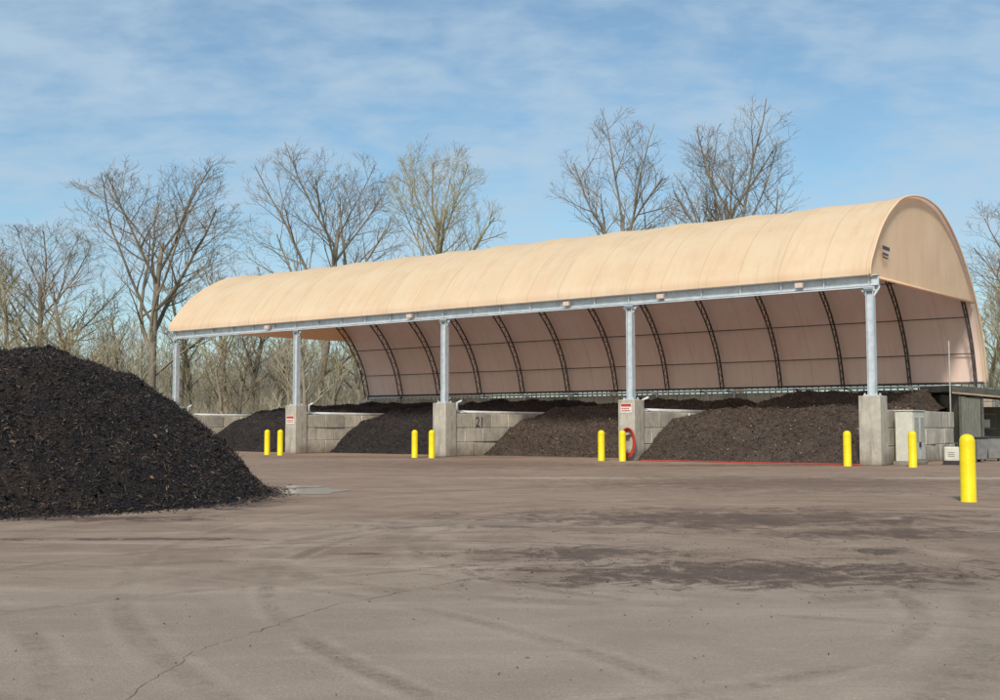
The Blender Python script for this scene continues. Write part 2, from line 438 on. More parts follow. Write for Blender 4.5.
gable('gable_panel', 0.02, M_gab); gable('gable_panel.001', LEN-0.02, M_gab2)
for i, u in enumerate((-0.16, LEN+0.16)):
    V, Fc = [], []
    tube(V, Fc, [(-u, p.x+n_.x*0.06, p.y+n_.y*0.06) for p, n_ in zip(pr, nrm)], 0.05, 6)
    mesh_obj('roof_edge_rope' + ('' if i == 0 else '.001'), V, Fc, M_gab, building, smooth=True)
V, Fc = [], []
tube(V, Fc, [(0.06, arc[0].x, arc[0].y-0.12), (0.06, arc[-1].x, arc[-1].y-0.12)], 0.06, 6)
mesh_obj('gable_bottom_rail', V, Fc, M_gab, building, smooth=True)

V, Fc = [], []
k0 = [i for i, p in enumerate(pr) if i >= 4]
outer = [pr[i]-nrm[i]*0.24 for i in k0]; inner = [pr[i]-nrm[i]*0.66 for i in k0]
tube(V, Fc, [(0, p.x, p.y) for p in outer], 0.05, 6); tube(V, Fc, [(0, p.x, p.y) for p in inner], 0.045, 6)
for i in range(0, len(outer)-1, 1):
    a = outer[i] if i % 2 == 0 else inner[i]; b = inner[i+1] if i % 2 == 0 else outer[i+1]
    tube(V, Fc, [(0,a.x,a.y),(0,b.x,b.y)], 0.022, 4)
box(V, Fc, -0.05, 0.05, -0.12, 0.30, 7.525, 7.72)
tube(V, Fc, [(0,inner[0].x,inner[0].y),(0,0.25,7.56)], 0.045, 5)
tube(V, Fc, [(0,outer[0].x,outer[0].y),(0,-0.05,7.6)], 0.045, 5)
tr0 = mesh_obj('arch_truss', V, Fc, M_dsteel, building)
for i in range(13):
    u = FR*i
    if i == 0: u = 0.3
    if i == 12: u = LEN-0.3
    if i == 0: tr0.location = (-u,0,0); continue
    o = tr0.copy(); col.objects.link(o); o.parent = building; o.location = (-u,0,0)
for idx in (22, 34, 44, 55, 61, 66):
    V, Fc = [], []
    p = pr[idx]-nrm[idx]*0.25
    tube(V, Fc, [(-0.3,p.x,p.y),(-LEN+0.3,p.x,p.y)], 0.026, 5)
    mesh_obj('purlin', V, Fc, M_dsteel, building)
V, Fc = [], []
tube(V, Fc, [(0,17.45,3.8),(-LEN,17.45,3.8)], 0.07, 6)
for i in range(120):
    u = LEN*i/119; box(V, Fc, -u-0.03, -u+0.03, 17.40, 17.46, 3.45, 3.8)
mesh_obj('rear_base_rail', V, Fc, M_dsteel, building)
V, Fc = [], []
X0, X1 = 0.35, -LEN-0.35
box(V, Fc, X1, X0, -0.20, 0.20, 7.48, 7.52); box(V, Fc, X1, X0, -0.20, 0.20, 7.08, 7.12); box(V, Fc, X1, X0, -0.04, 0.04, 7.123, 7.477)
i = 0
while -i*1.823 > X1:
    xx = -i*1.823; box(V, Fc, xx-0.015, xx+0.015, -0.18, -0.042, 7.125, 7.475); i += 1
mesh_obj('front_beam', V, Fc, M_steel, building)
V, Fc = [], []
tube(V, Fc, [(0.2,-0.28,7.02),(-LEN,-0.28,7.02)], 0.035, 5)
mesh_obj('cable_conduit', V, Fc, M_steel, building)
Vc, Fcc = [], []
zb, zt = 2.73, 7.075
box(Vc, Fcc, -0.15, -0.125, -0.14, 0.14, zb+0.04, zt); box(Vc, Fcc, 0.125, 0.15, -0.14, 0.14, zb+0.04, zt); box(Vc, Fcc, -0.123, 0.123, -0.02, 0.02, zb+0.04, zt)
Vb, Fb = [], []
box(Vb, Fb, -0.28, 0.28, -0.26, 0.26, zb, zb+0.037)
for sx in (-0.23, 0.23):
    for sy in (-0.21, 0.21): box(Vb, Fb, sx-0.03, sx+0.03, sy-0.03, sy+0.03, zb+0.039, zb+0.10)
Vh, Fh = [], []
for s in (-1, 1):
    b = len(Vh)
    for y in (-0.025, 0.025):
        Vh += [(s*0.153, y, 6.65), (s*0.153, y, 7.073), (s*0.38, y, 7.073), (s*0.38, y, 6.97)]
    Fh += [(b,b+1,b+2,b+3),(b+7,b+6,b+5,b+4),(b,b+4,b+5,b+1),(b+1,b+5,b+6,b+2),(b+2,b+6,b+7,b+3),(b+3,b+7,b+4,b)]
box(Vh, Fh, -0.22, 0.22, -0.16, -0.142, 6.88, 7.07)
for i in range(5):
    if i == 0:
        c0 = mesh_obj('column', Vc, Fcc, M_steel, building)
        b0 = mesh_obj('base_plate', Vb, Fb, M_steel, c0); h0 = mesh_obj('head_bracket', Vh, Fh, M_steel, c0)
    else:
        c = c0.copy(); col.objects.link(c); c.parent = building; c.location = (-BAY*i, 0, 0)
        for s in (b0, h0):
            q = s.copy(); col.objects.link(q); q.parent = c
Vl, Fl = [], []
box(Vl, Fl, -0.16, 0.16, -0.42, -0.26, 7.18, 7.38); box(Vl, Fl, -0.04, 0.04, -0.258, -0.205, 7.23, 7.33)
M_lamp = simple('lamp_housing', (0.65,0.50,0.42), (0.7,0.55,0.45), 4, 0.4)
l0 = None
for u in (2.8, 9.2, 14.2, 24.0, 35.0):
    if l0 is None: l0 = mesh_obj('floodlight', Vl, Fl, M_lamp, building, bevel=0.015); l0.location = (-u,0,0)
    else:
        q = l0.copy(); col.objects.link(q); q.parent = building; q.location = (-u,0,0)
M_navy = simple('navy_print', (0.04,0.06,0.10), (0.05,0.07,0.12), 3, 0.6)
mx = 0.12
for row, (z, h, ln) in enumerate(((8.72,0.16,0.85),(8.50,0.09,0.75),(8.36,0.06,0.6))):
    V, Fc = [], []
    y = 1.25
    while y < 1.25+ln:
        w = R.uniform(0.05,0.10); box(V, Fc, mx, mx+0.01, y, y+w, z, z+h); y += w+0.02
    mesh_obj('gable_print', V, Fc, M_navy, building)

# ------------------------------------------------------------------ concrete
Vp, Fp = [], []
box(Vp, Fp, -0.43, 0.43, -0.43, 0.43, 0, 2.725)
p0 = None
plabels = ['tall concrete pillar carrying the end steel column, by a cabinet', 'tall concrete pillar with sign and red hose hung on it', 'tall weathered concrete pillar carrying a steel column','tall concrete pillar with red and white sign','tall concrete pillar at the far end of the shelter']
for i in range(5):
    if p0 is None:
        p0 = o = mesh_obj('concrete_pillar', Vp, Fp, M_conc, loc=W(0,0), rotz=ROT, bevel=0.03)
    else:
        o = p0.copy(); col.objects.link(o); o.location = W(BAY*i, 0)
    tag(o, plabels[i], 'concrete pillar', 'concrete pillars under the shelter columns')
def blockwall(L, rows, h, thick, seed, along='y', bl=1.5):
    rr = random.Random(seed); V, Fc = [], []
    for r in range(rows):
        y = -0.0 - (bl/2 if r % 2 else 0)
        while y < L:
            a = max(0, y)+0.012; b = min(L, y+bl)-0.012
            j = rr.uniform(-0.03,0.03)
            if b-a > 0.2:
                if along == 'y': box(V, Fc, -thick/2+j, thick/2+j, a, b, r*h+0.004, (r+1)*h-0.010)
                else: box(V, Fc, -b, -a, -thick/2+j, thick/2+j, r*h+0.004, (r+1)*h-0.010)
            y += bl
    return V, Fc
walls = []
for i in range(5):
    V, Fc = blockwall(16.2 if i else 9.8, 3, 0.73, 0.72, 20+i)
    w = mesh_obj('divider_wall', V, Fc, M_conc, loc=W(BAY*i, 0.46), rotz=ROT, bevel=0.03)
    walls.append(w)
    tag(w, 'stacked grey concrete block wall dividing two compost bays' if 0 < i < 4 else 'stacked grey concrete block wall closing the end bay', 'block wall', 'block walls between the bays')
V, Fc = blockwall(LEN+1, 5, 0.70, 0.75, 55, 'x')
w = mesh_obj('rear_wall', V, Fc, M_conc, loc=W(-0.5, 17.3), rotz=ROT, bevel=0.03)
tag(w, 'long grey concrete block wall along the back of the bays', 'block wall')
cu = bpy.data.curves.new('num', 'FONT'); cu.body = '21'; cu.size = 0.75; cu.extrude = 0.004
to = bpy.data.objects.new('num', cu); col.objects.link(to)
bpy.context.view_layer.update()
me = bpy.data.meshes.new_from_object(to.evaluated_get(bpy.context.evaluated_depsgraph_get()))
bpy.data.objects.remove(to)
me.materials.clear(); me.materials.append(M_dsteel)
no = bpy.data.objects.new('painted_number', me); col.objects.link(no)
no.parent = walls[2]; no.rotation_euler = (math.pi/2, 0, math.pi/2); no.location = (0.395, 1.6, 1.52)

# ------------------------------------------------------------------ heaps in bays
def heap(i, v0, hc, slope, mat, label, rear, seed, cm):
    V, Fc = [], []
    ua, ub = BAY*i+0.42, BAY*(i+1)-0.42
    nu = 110; va, vb = v0-0.9, 16.85; nv = 190
    for a in range(nu+1):
        u = ua+(ub-ua)*a/nu
        de = min(u-ua, ub-u)
        vv0 = v0 + 0.40*noise.noise(Vector((u*0.6, seed, 0))) + 0.15*noise.noise(Vector((u*2.6, seed, 0)))
        for b in range(nv+1):
            v = va+(vb-va)*b/nv
            s = v-vv0
            z = hc*(1-math.exp(-max(0,s)*slope/hc*1.15)) if s > 0 else -0.05
            z2 = min(s*slope, hc) if s > 0 else -0.05
            z = 0.3*z+0.7*z2
            f = max(0,min(1,(v-8.5-v0)/4.0)); f = f*f*(3-2*f)
            z += (rear-hc)*f
            if z > 0.05:
                k = min(1, z/0.5)
                z += k*(0.18*noise.noise(Vector((u*0.45,v*0.45,seed))) + 0.14*noise.noise(Vector((u*1.3,v*1.3,seed+3))) + 0.09*noise.noise(Vector((u*3.2,v*3.2,seed))))
                z += k*f*0.35*noise.noise(Vector((u*0.9,v*0.7,seed+9)))
            z += 0.04*noise.noise(Vector((u*8,v*8,seed)))
            edge = math.exp(-(de/0.7)**2)
            if z > 1.9: z -= edge*min(0.6, (z-1.9)*0.8)
            V.append((-(u-ua), v-v0, z))
    m_ = nv+1
    for a in range(nu):
        for b in range(nv):
            q = (a*m_+b, a*m_+b+1, (a+1)*m_+b+1, (a+1)*m_+b)
            if max(V[k][2] for k in q) > 0: Fc.append(q)
    rr = random.Random(seed)
    MI = [0]*len(Fc)
    for k in range(6500):
        ia = rr.randrange(nu); ib = rr.randrange(nv)
        p = V[ia*m_+ib]
        if p[2] > 0.03:
            MI += [1]*chip(V, Fc, Vector(p)+Vector((rr.uniform(-.05,.05),rr.uniform(-.05,.05),0.02)), rr.uniform(0.05,0.17), rr.uniform(0.02,0.065), rr)
    o = mesh_obj('compost_heap', V, Fc, [mat, cm], loc=W(ua, v0), rotz=ROT, midx=MI)
    tag(o, label, 'compost heap')
    return o
heap(0, -0.1, 2.50, 0.60, M_comp2, 'grey-brown compost heap filling a bay between concrete walls', 3.15, 11, M_chip2)
heap(1, 2.7, 2.75, 0.56, M_comp2, 'dark brown compost heap sloping inside a concrete bay', 3.05, 23, M_chip2)
heap(2, 2.3, 2.75, 0.70, M_comp3, 'black compost heap sloping inside a concrete bay', 3.1, 37, M_chip)
heap(3, 1.4, 2.85, 0.72, M_comp3, 'near-black compost heap in the far end bay', 3.05, 41, M_chip)

def pipe_obj(name, pts, r, label, mat=M_pipe, cat='pipe'):
    o0 = Vector(pts[0]); V, Fc = [], []
    tube(V, Fc, [Vector(p)-o0 for p in pts], r, 8)
    o = mesh_obj(name, V, Fc, mat, loc=o0, smooth=True); tag(o, label, cat); return o
for i in range(1,5):
    pipe_obj('aeration_pipe', [W(BAY*i+0.1, 1.0, 2.28), W(BAY*i+0.1, 4, 2.27), W(BAY*i+0.1, 15.6, 2.27), W(BAY*i+0.1,16.6,2.6)], 0.08, 'pale aeration pipe lying on top of a block wall')
    pipe_obj('upright_valve_pipe', [W(BAY*i-0.1, 0.9, 2.19), W(BAY*i-0.1, 0.9, 2.75), W(BAY*i-0.4,0.9,2.85)], 0.06, 'short pale riser pipe on top of a block wall')
pipe_obj('aeration_header_pipe', [W(1, 16.6, 3.62), W(22, 16.6, 3.60), W(LEN-1, 16.6, 3.62)], 0.07, 'long pale pipe along the rear block wall')
for u in (3.2, 6.5, 9.3, 13.5, 15.2, 18.6, 20.1, 25.0, 28.5, 31.5, 36.0, 40.0):
    pipe_obj('riser_pipe', [W(u, 16.35, 2.7), W(u, 16.35, 3.45), W(u+R.choice([-0.5,0.5]), 16.45, 3.62), W(u+R.choice([-0.9,0.9]), 16.6, 3.62)], 0.07, 'pale curved riser pipe joining the rear header pipe')

# ------------------------------------------------------------------ bollards
V, Fc = [], []
prf = [(0.155,0),(0.155,0.02),(0.15,0.03),(0.15,1.20),(0.145,1.25),(0.125,1.30),(0.09,1.335),(0.045,1.355)]
ns = 28
for r, z in prf:
    for k in range(ns): V.append((r*math.cos(2*math.pi*k/ns), r*math.sin(2*math.pi*k/ns), z))
for i in range(len(prf)-1):
    for k in range(ns): Fc.append((i*ns+k, i*ns+(k+1)%ns, (i+1)*ns+(k+1)%ns, (i+1)*ns+k))
V.append((0,0,1.36)); top = len(V)-1
for k in range(ns): Fc.append(((len(prf)-1)*ns+k, (len(prf)-1)*ns+(k+1)%ns, top))
bl0 = None
for x, D in ((268,60.5),(281,59.5),(415,54.8),(432,54.2),(601,49.9),(622,49.2),(846,43.0),(911,41.8),(965.5,22.6)):
    loc = ((x-500)/F*D, D, 0)
    if bl0 is None: bl0 = o = mesh_obj('bollard', V, Fc, M_yel, loc=loc, smooth=True)
    else: o = bl0.copy(); col.objects.link(o); o.location = loc
    tag(o, 'yellow steel bollard standing alone on the open asphalt' if D < 30 else 'yellow steel bollard guarding a concrete pillar', 'bollard', 'yellow bollards around the yard')

# ------------------------------------------------------------------ signs, hose
def sign(u, z, w=0.55, h=0.42):
    e = empty('warning_sign', W(u, -0.435, z), ROT)
    tag(e, 'small white sign with red lettering on a concrete pillar', 'sign', 'signs on the pillars')
    V, Fc = [], []; box(V, Fc, -w/2, w/2, -0.02, 0.0, -h/2, h/2); mesh_obj('sign_plate', V, Fc, M_white, e)
    V, Fc = [], []
    box(V, Fc, -w/2+0.02, w/2-0.02, -0.026, -0.022, h/2-0.15, h/2-0.02)
    for r in range(2):
        x = -w/2+0.05
        while x < w/2-0.1:
            ww = R.uniform(0.04,0.09); box(V, Fc, x, x+ww, -0.026, -0.022, -0.05-r*0.1, -r*0.1+0.01); x += ww+0.025
    mesh_obj('sign_print', V, Fc, M_red, e)
sign(BAY, 2.35); sign(3*BAY, 1.9, 0.6, 0.45)
e = empty('fire_hose', W(BAY-0.15, -0.45, 0), ROT); tag(e, 'red hose coiled on a bracket at a concrete pillar', 'hose')
V, Fc = [], []
for k in range(5):
    pts = []
    for a in range(33):
        an = 2*math.pi*a/32
        pts.append((0.0+(0.26+0.03*k)*math.cos(an)+0.02*k, -0.10-0.045*k, 0.80+(0.50+0.04*k)*math.sin(an)))
    tube(V, Fc, pts, 0.028, 6, False)
mesh_obj('hose_coil', V, Fc, M_red, e, smooth=True)
V, Fc = [], []; box(V, Fc, -0.12, 0.12, -0.33, -0.02, 1.15, 1.23); mesh_obj('hose_bracket', V, Fc, M_steel, e, bevel=0.01)
pts = []
for k in range(60):
    f = k/59; u = BAY-0.9 - f*(BAY-1.2)
    pts.append(W(u, -0.75 + 0.18*math.sin(f*9)+0.12*noise.noise(Vector((f*12,0,0))), 0.03))
pipe_obj('ground_hose', pts, 0.028, 'long red hose lying on asphalt along a compost heap', M_red, 'hose')

# ------------------------------------------------------------------ right-hand utilities
e = empty('electrical_cabinet', W(-0.95, 0.75), ROT); tag(e, 'pale grey metal utility cabinet with louvred double doors', 'cabinet')
V, Fc = [], []; box(V, Fc, -0.34, 0.34, 0, 1.6, 0.15, 2.12); mesh_obj('cabinet_body', V, Fc, M_cab, e, bevel=0.02)
V, Fc = [], []; box(V, Fc, -0.38, 0.38, -0.05, 1.65, 2.123, 2.17); mesh_obj('cabinet_roof', V, Fc, M_cab, e, bevel=0.015)
V, Fc = [], []; box(V, Fc, -0.42, 0.42, -0.08, 1.68, 0, 0.147); mesh_obj('cabinet_plinth', V, Fc, M_conc, e, bevel=0.02)
for k, y in enumerate((0.04, 0.81)):
    V, Fc = [], []
    box(V, Fc, 0.342, 0.365, y, y+0.75, 0.22, 2.05)
    for r in range(14): box(V, Fc, 0.367, 0.39, y+0.10, y+0.65, 0.95+r*0.07, 0.98+r*0.07)
    d = mesh_obj('cabinet_door', V, Fc, M_cab, e, bevel=0.006)
    V, Fc = [], []; yy = y+0.68 if k == 0 else y+0.03
    box(V, Fc, 0.367, 0.41, yy, yy+0.04, 0.70, 0.90); mesh_obj('door_handle', V, Fc, M_black, d)
gx, gy = (950-500)/F*44.5, 44.5
e = empty('portable_pump', (gx, gy, 0), ROT*0.6); tag(e, 'small pale portable pump box on dark skids', 'pump')
V, Fc = [], []; box(V, Fc, -0.28, 0.28, -0.3, 0.3, 0.16, 0.72); mesh_obj('pump_housing', V, Fc, M_cab, e, bevel=0.05)
V, Fc = [], []
for y in (-0.24, 0.20): box(V, Fc, -0.34, 0.34, y, y+0.06, 0, 0.155)
mesh_obj('pump_skid', V, Fc, M_black, e)
V, Fc = [], []
for r in range(3): box(V, Fc, -0.14, 0.10, -0.318, -0.302, 0.35+r*0.07, 0.37+r*0.07)
mesh_obj('pump_grille', V, Fc, M_grey, e)
V, Fc = [], []; tube(V, Fc, [(-0.22,0,0.72),(-0.22,0,0.86),(0.22,0,0.86),(0.22,0,0.72)], 0.02, 6); mesh_obj('pump_handle', V, Fc, M_dsteel, e)
for (bx, bd, rz, lab) in ((976,48,0.3,'dark grey wheeled bin standing beside the shed'), (991,49.5,-0.2,'dark grey wheeled bin in front of the shed')):
    e = empty('wheeled_bin', ((bx-500)/F*bd, bd, 0), rz); tag(e, lab, 'bin')
    V = [(-0.24,-0.27,0.12),(0.24,-0.27,0.12),(0.24,0.27,0.12),(-0.24,0.27,0.12),(-0.30,-0.36,1.0),(0.30,-0.36,1.0),(0.30,0.34,1.0),(-0.30,0.34,1.0)]
    Fc = [(0,3,2,1),(4,5,6,7),(0,1,5,4),(1,2,6,5),(2,3,7,6),(3,0,4,7)]
    mesh_obj('bin_body', V, Fc, M_grey, e, bevel=0.03)
    V, Fc = [], []; box(V, Fc, -0.32, 0.32, -0.39, 0.38, 1.003, 1.07); mesh_obj('bin_lid', V, Fc, M_black, e, bevel=0.02)
    for s in (-1, 1):
        V, Fc = [], []; tube(V, Fc, [(s*0.25,0.28,0.11),(s*0.31,0.28,0.11)], 0.11, 16); mesh_obj('bin_wheel', V, Fc, M_black, e)
px = (950-500)/F*52
e = empty('antenna_mast', (px, 52, 0)); tag(e, 'thin dull grey metal mast behind the block wall', 'mast')
V, Fc = [], []; tube(V, Fc, [(0,0,0),(0,0,3),(0,0,5.5)], [0.04,0.035,0.03], 8); mesh_obj('mast_pole', V, Fc, M_mast, e, smooth=True)
V, Fc = [], []; box(V, Fc, -0.12, 0.12, -0.12, 0.12, 0, 0.04); mesh_obj('mast_base', V, Fc, M_dsteel, e)
sx = (955-500)/F*53.0
e = empty('open_shed', (sx, 53.0, 0), 0.0); tag(e, 'grey-green open-fronted shed with a dark sloping roof', 'shed')
V = [(-0.35,-0.5,3.46),(6.5,-0.5,2.85),(6.5,3.5,2.90),(-0.35,3.5,3.51),(-0.35,-0.5,3.16),(6.5,-0.5,2.55),(6.5,3.5,2.60),(-0.35,3.5,3.21)]
Fc = [(0,1,2,3),(7,6,5,4),(0,4,5,1),(1,5,6,2),(2,6,7,3),(3,7,4,0)]
mesh_obj('shed_roof', V, Fc, M_roofm, e)
V = [(-0.36,-0.53,3.15),(6.5,-0.53,2.54),(6.5,-0.503,2.54),(-0.36,-0.503,3.15),(-0.36,-0.53,3.07),(6.5,-0.53,2.46),(6.5,-0.503,2.46),(-0.36,-0.503,3.07)]
Fc = [(0,3,2,1),(4,5,6,7),(0,1,5,4),(1,2,6,5),(2,3,7,6),(3,0,4,7)]
mesh_obj('shed_fascia', V, Fc, M_wood, e)
V, Fc = [], []; box(V, Fc, 0.103, 6.4, 3.2, 3.3, 0, 2.5); mesh_obj('shed_rear_wall', V, Fc, M_shed, e)
V, Fc = [], []; box(V, Fc, 0.02, 0.1, -0.18, 3.3, 0, 3.03); mesh_obj('shed_side_wall', V, Fc, M_shed, e)
V, Fc = [], []; box(V, Fc, 0.14, 1.03, -0.34, -0.26, 0, 2.9); mesh_obj('shed_front_wall', V, Fc, M_shed, e)
for k, x in enumerate((0.0, 1.05, 2.1, 4.2, 6.2)):
    V, Fc = [], []; box(V, Fc, x, x+0.12, -0.38, -0.24, 0, 3.06-x*0.089-0.03); mesh_obj('shed_post', V, Fc, M_dsteel, e)
for z in (0.7, 1.4, 2.1):
    V, Fc = [], []; box(V, Fc, 1.2, 2.9, 2.2, 3.1, z, z+0.05); mesh_obj('shed_shelf', V, Fc, M_wood, e)
rs_ = random.Random(5)
for z in (0.0, 0.76, 1.46):
    x = 1.3
    while x < 2.6:
        wv = rs_.uniform(0.25,0.5); hv = rs_.uniform(0.25,0.55)
        V, Fc = [], []; box(V, Fc, x, x+wv, 2.3, 2.9, z, z+hv)
        o = mesh_obj('storage_crate', V, Fc, rs_.choice([M_grey, M_white, M_wood, M_black, M_cab]), bevel=0.02, loc=e.location)
        tag(o, 'small storage crate kept inside the open shed', 'crate', 'crates inside the shed'); x += wv+rs_.uniform(0.08,0.25)

# ------------------------------------------------------------------ trees
def gen_tree(seed, counts, lens, trunkL=0.62, t0=0.28, wob=0.09, up=0.05, lean=0.01, r0=0.014, spread=(0.4,0.8), rt=0.00035, drop=0.35, ratio=None, zc=0.62, rz=0.40):
    rr = random.Random(seed)
    TV, TF, CV, CF = [], [], [], []
    ML = len(counts)
    nseg = [9,9,6,4,3,2]; sides = [9,6,4,3,3,3]
    def inside(p, lvl):
        if ratio is None: return True
        jit = 1 + 0.26*noise.noise(Vector((p.x*8, p.y*8, p.z*8+seed)))
        e = ((p.x*p.x+p.y*p.y)/(ratio*0.5)**2 + ((p.z-zc)/(rz if p.z > zc else 0.6))**2)
        return e < jit*jit*(0.82 if lvl < 3 else 1.0)
    def grow(p, d, L, r, lvl):
        n = nseg[lvl] if lvl < ML else 3; pts = [p.copy()]; rad = [r]; dirs = [d.copy()]
        tip = 0.2 if lvl < ML else 0.5
        if lvl == 0: tip = 0.35
        for i in range(n):
            w = wob*(0.4 if lvl == 0 else (0.8 if lvl == 1 else 1.15))
            d = (d + Vector((rr.gauss(0,w), rr.gauss(0,w), rr.gauss(0,w*0.6)+up*(0.3 if lvl==0 else 1)))).normalized()
            p = p + d*(L/n); pts.append(p.copy()); dirs.append(d.copy())
            rad.append(max(rt, r*(1-(1-tip)*(i+1)/n)))
            if lvl > 0 and not inside(p, lvl): break
        nn = len(pts)-1
        if lvl == 0:
            rad[0] *= 1.35
            tube(TV, TF, pts, rad, sides[lvl])
        else: tube(CV, CF, pts, rad, 3 if lvl >= 3 else sides[lvl], False)
        if lvl < ML:
            c = max(1, int(counts[lvl]*rr.uniform(0.85,1.15)*(nn/n)**0.4+0.5))
            a0 = rr.uniform(0, 6.28)
            for k in range(c):
                tt = t0 if lvl == 0 else 0.18
                tt = tt + (1-tt)*((k+rr.random()*0.9)/c)**0.85
                f = tt*nn; i = min(nn-1, int(f)); q = pts[i].lerp(pts[i+1], f-i); dd = dirs[i+1]
                rq = rad[i]+(rad[i+1]-rad[i])*(f-i)
                a = a0 + k*2.4 + rr.uniform(-0.5,0.5)
                s = dd.orthogonal().normalized(); s = Matrix.Rotation(a, 3, dd) @ s
                an = rr.uniform(*spread)*(1.15 - 0.45*tt if lvl == 0 else 1)
                nd = (dd*math.cos(an)+s*math.sin(an)).normalized()
                ln = lens[lvl]*(1-drop*tt)*rr.uniform(0.7,1.2)
                if not inside(q+nd*0.01, 4): continue
                grow(q, nd, L*ln if lvl else ln, max(rt, min(rq*0.7, rq*(0.42+0.28*rr.random()))), lvl+1)
    d0 = Vector((rr.gauss(0,lean), rr.gauss(0,lean), 1)).normalized()
    grow(Vector((0,0,0)), d0, trunkL, r0, 0)
    return TV, TF, CV, CF
def scaled(Vs, s): return [(v.x*s[0], v.y*s[1], v.z*s[2]) for v in Vs]
def make_tree(kind_name, data, loc, height, width, mats, rot, label, group, center=False):
    TV, TF, CV, CF = data
    zs = sorted(v.z for v in CV); zmax = zs[int(len(zs)*0.999)]
    xs = sorted(v.x for v in CV); a, b = xs[int(len(xs)*0.985)], xs[int(len(xs)*0.015)]
    sz = height/zmax; sxy = width/(a-b)*0.96
    if center: loc = (loc[0]-(a+b)/2*sxy, loc[1], loc[2])
    e = empty(kind_name, loc, rot)
    s3 = (sxy, sxy, sz)
    mesh_obj('trunk', scaled(TV, s3), TF, mats[0], e, smooth=True)
    mesh_obj('crown', scaled(CV, s3), CF, mats[1], e)
    tag(e, label, 'tree', group); return e
def wx(x, D): return (x-500)/F*D
GR = 'bare trees behind the shelter'
specs = [
    (168,105,163,168,21,'broad bare deciduous tree with a straight trunk in scrub'),
    (322,108,145,162,22,'large spreading bare deciduous tree behind the shelter'),
    (438,110,138,114,13,'bare deciduous tree with fine yellowish twigs behind the shelter'),
    (620,105,101,122,24,'tall bare deciduous tree rising above the shelter roof'),
    (738,104,99,124,25,'tall broad bare deciduous tree rising above the shelter roof'),
    (42,112,222,130,6,'medium bare deciduous tree among scrub'),
]
datas = {}
for x, D, ty, wpx, sd, lab in specs:
    hgt = (427-ty)/F*D+1.5; wid = wpx/F*D
    dt = gen_tree(sd, (12,11,7,6), (0.60,0.45,0.47,0.52), trunkL=0.72, t0=0.28, wob=0.08, spread=(0.40,0.90), up=0.055, ratio=wid/hgt*1.05); datas[sd] = dt
    make_tree('bare_tree', dt, (wx(x,D), D, 0), hgt, wid, (M_bark, M_twig if sd != 13 else M_twig2), 0, lab, GR, True)
def small_tree_mesh(sd, h, w, mats):
    TV, TF, CV, CF = gen_tree(sd, (15,8,6), (0.36,0.55,0.5), trunkL=0.8, t0=0.25, wob=0.08, up=0.08, r0=0.009, spread=(0.35,0.7), rt=0.0006, drop=0.55)
    e = make_tree('young_tree', (TV,TF,CV,CF), (0,0,0), h, w, mats, 0, 'slender bare young tree in dense scrub', GR)
    return e, [c for c in bpy.data.objects if c.parent == e]
protos = [small_tree_mesh(31, 14, 6.5, (M_bark, M_twig2)), small_tree_mesh(32, 13, 5.0, (M_bark, M_twig2)), small_tree_mesh(33, 15, 7, (M_bark, M_twig)), small_tree_mesh(34, 12, 5, (M_bark, M_brush))]
rt_ = random.Random(12)
place = []
for x, D, h in ((5,100,17),(-20,108,20),(82,104,16),(112,100,12),(228,104,18),(215,98,12),(250,110,17),(140,97,11),(65,96,12),(20,95,11),(275,104,14),(300,100,13),(330,104,12),(-45,100,16),
                (360,112,15),(400,115,16),(986,100,17),(1002,95,15),(1030,98,17),(975,112,14),(1018,110,19),(95,92,9),(240,95,10),(290,96,10),(195,112,18),(125,118,16)):
    place.append((x,D,h))
for k in range(14):
    place.append((rt_.uniform(-60,345), rt_.uniform(90,125), rt_.uniform(7,13)))
used = set()
for k, (x, D, h) in enumerate(place):
    i = k % 4
    pe, kids = protos[i]
    hh = (14,13,15,12)[i]; s = h/hh
    if i not in used: e = pe; used.add(i)
    else:
        e = pe.copy(); col.objects.link(e)
        for c in kids:
            q = c.copy(); col.objects.link(q); q.parent = e
    e.location = (wx(x,D), D, 0); e.scale = (s*rt_.uniform(0.85,1.25), s, s); e.rotation_euler = (0,0,rt_.uniform(0,6.28))
dt = datas[6]
make_tree('bare_tree', dt, (wx(1062,80), 80, 0), 19.5, 12.0, (M_bark, M_twig), 1.0, 'bare deciduous tree with branches reaching over the yard', GR)

def thicket(xa, xb, Da, Db, n, hmin, hmax, sd, mat, rs=(0.012,0.035), nb=9):
    rr = random.Random(sd); V, Fc = [], []
    for k in range(n):
        x = rr.uniform(xa, xb); D = rr.uniform(Da, Db); X = wx(x, D)
        h = rr.uniform(hmin, hmax)*(0.8+0.5*noise.noise(Vector((X*0.12, D*0.1, 0))))
        p = Vector((X, D, 0)); d = Vector((rr.gauss(0,0.12), rr.gauss(0,0.12), 1)).normalized()
        pts = [p]
        for i in range(4):
            d = (d+Vector((rr.gauss(0,0.08), rr.gauss(0,0.08), 0.05))).normalized(); p = p + d*h/4; pts.append(p)
        r = rr.uniform(*rs)
        tube(V, Fc, pts, [r,r*.8,r*.6,r*.4,r*.25], 3, False)
        for b in range(nb):
            i = rr.randint(0,3); q = pts[i].lerp(pts[i+1], rr.random())
            dd = Vector((rr.gauss(0,0.5), rr.gauss(0,0.5), rr.uniform(0.5,1.3))).normalized(); L = h*rr.uniform(0.1,0.28)
            tube(V, Fc, [q, q+dd*L*0.5+Vector((0,0,L*0.06)), q+dd*L], [r*.45,r*.3,r*.2], 3, False)
    o = mesh_obj('brush_thicket', V, Fc, mat); o['kind'] = 'stuff'
    tag(o, 'dense pale leafless brush and saplings along the yard edge', 'brush')
thicket(-60, 370, 92, 106, 1600, 1.5, 5, 5, M_brush, (0.02,0.045))
thicket(-60, 470, 108, 130, 1400, 5, 12, 6, M_brush)
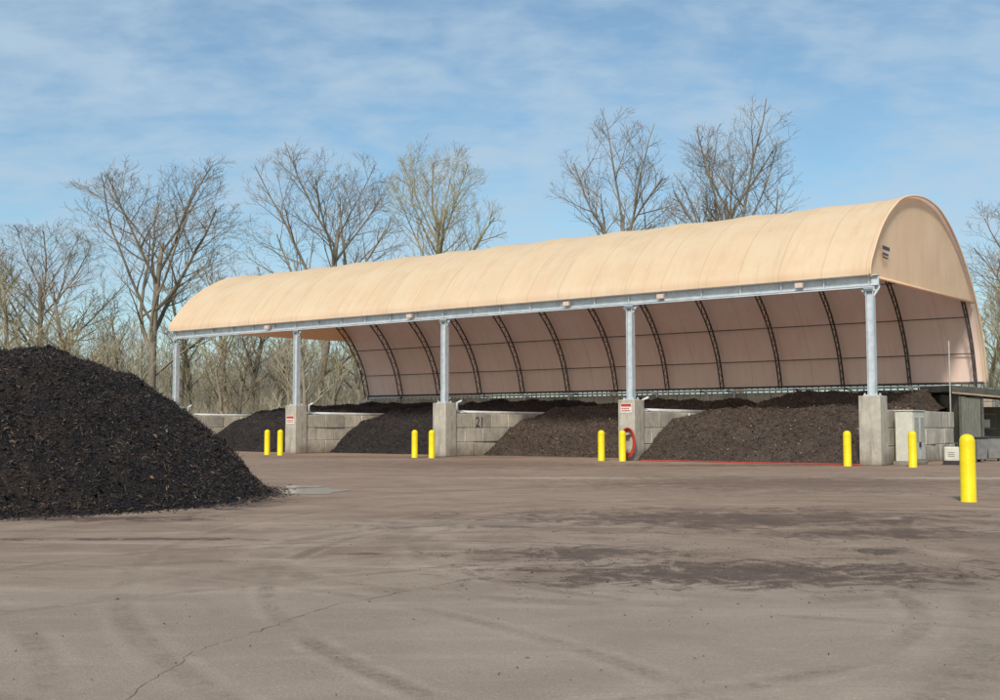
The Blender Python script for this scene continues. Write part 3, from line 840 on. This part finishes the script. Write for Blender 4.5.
thicket(-60, 480, 135, 160, 2800, 8, 15, 9, M_brush2, (0.05,0.10), 8)
thicket(950, 1050, 95, 120, 600, 4, 12, 8, M_brush)

# ------------------------------------------------------------------ camera, light, world
cam = bpy.data.cameras.new('Camera'); co_ = bpy.data.objects.new('Camera', cam); col.objects.link(co_)
cam.sensor_width = 36; cam.lens = F/1000*36; cam.clip_end = 5000; cam.clip_start = 0.1
co_.location = (0,0,CH); co_.rotation_euler = (math.pi/2+math.atan(77/F), 0, 0)
scene.camera = co_
sd = Vector((-0.25, -0.92, 0)).normalized(); el = math.radians(37)
tosun = Vector((sd.x*math.cos(el), sd.y*math.cos(el), math.sin(el)))
sl = bpy.data.lights.new('sun', 'SUN'); so = bpy.data.objects.new('sun', sl); col.objects.link(so)
sl.energy = 3.75; sl.angle = math.radians(8); sl.color = (1.0, 0.91, 0.79)
so.rotation_euler = (-tosun).to_track_quat('-Z', 'Y').to_euler()
w = bpy.data.worlds.new('World'); scene.world = w; w.use_nodes = True
t = NT(w.node_tree); t.N.clear()
out = t.n('ShaderNodeOutputWorld')
sky = t.n('ShaderNodeTexSky', sky_type='NISHITA'); sky.sun_disc = False
sky.sun_elevation = el; sky.sun_rotation = math.atan2(sd.x, sd.y)
sky.air_density = 1.0; sky.dust_density = 0.8; sky.ozone_density = 1.2
hs = t.n('ShaderNodeHueSaturation', {'Color': sky.outputs[0], 'Saturation': 1.08, 'Value': 1.0}).outputs[0]
hs = t.mix(1.0, hs, (0.92, 1.08, 1.05), 'MULTIPLY')
gen = t.n('ShaderNodeTexCoord').outputs['Generated']
x3 = t.n('ShaderNodeSeparateXYZ', {0: gen})
zz = t.math('ADD', t.math('MAXIMUM', x3.outputs[2], 0.0), 0.25)
cv = t.n('ShaderNodeCombineXYZ', {0: t.math('DIVIDE', x3.outputs[0], zz), 1: t.math('DIVIDE', x3.outputs[1], zz), 2: 0.0}).outputs[0]
n1 = t.noise(cv, 1.5, 4, 0.5, 0.2)
n2 = t.noise(t.scale(cv, (1.0, 1.3, 1)), 6.0, 5, 0.55, 0.25)
n3 = t.noise(t.scale(cv, (1.0, 1.6, 1)), 20, 3, 0.5, 0.2)
sm = t.math('ADD', t.math('ADD', t.math('MULTIPLY', n1, 0.46), t.math('MULTIPLY', n2, 0.42)), t.math('MULTIPLY', n3, 0.12))
cl = t.mr(sm, 0.37, 0.64, 0.10, 0.82)
skyc = t.mix(cl, hs, (3.9, 5.05, 6.15))
bg = t.n('ShaderNodeBackground', {'Color': skyc, 'Strength': 0.122})
t.L.new(bg.outputs[0], out.inputs[0])
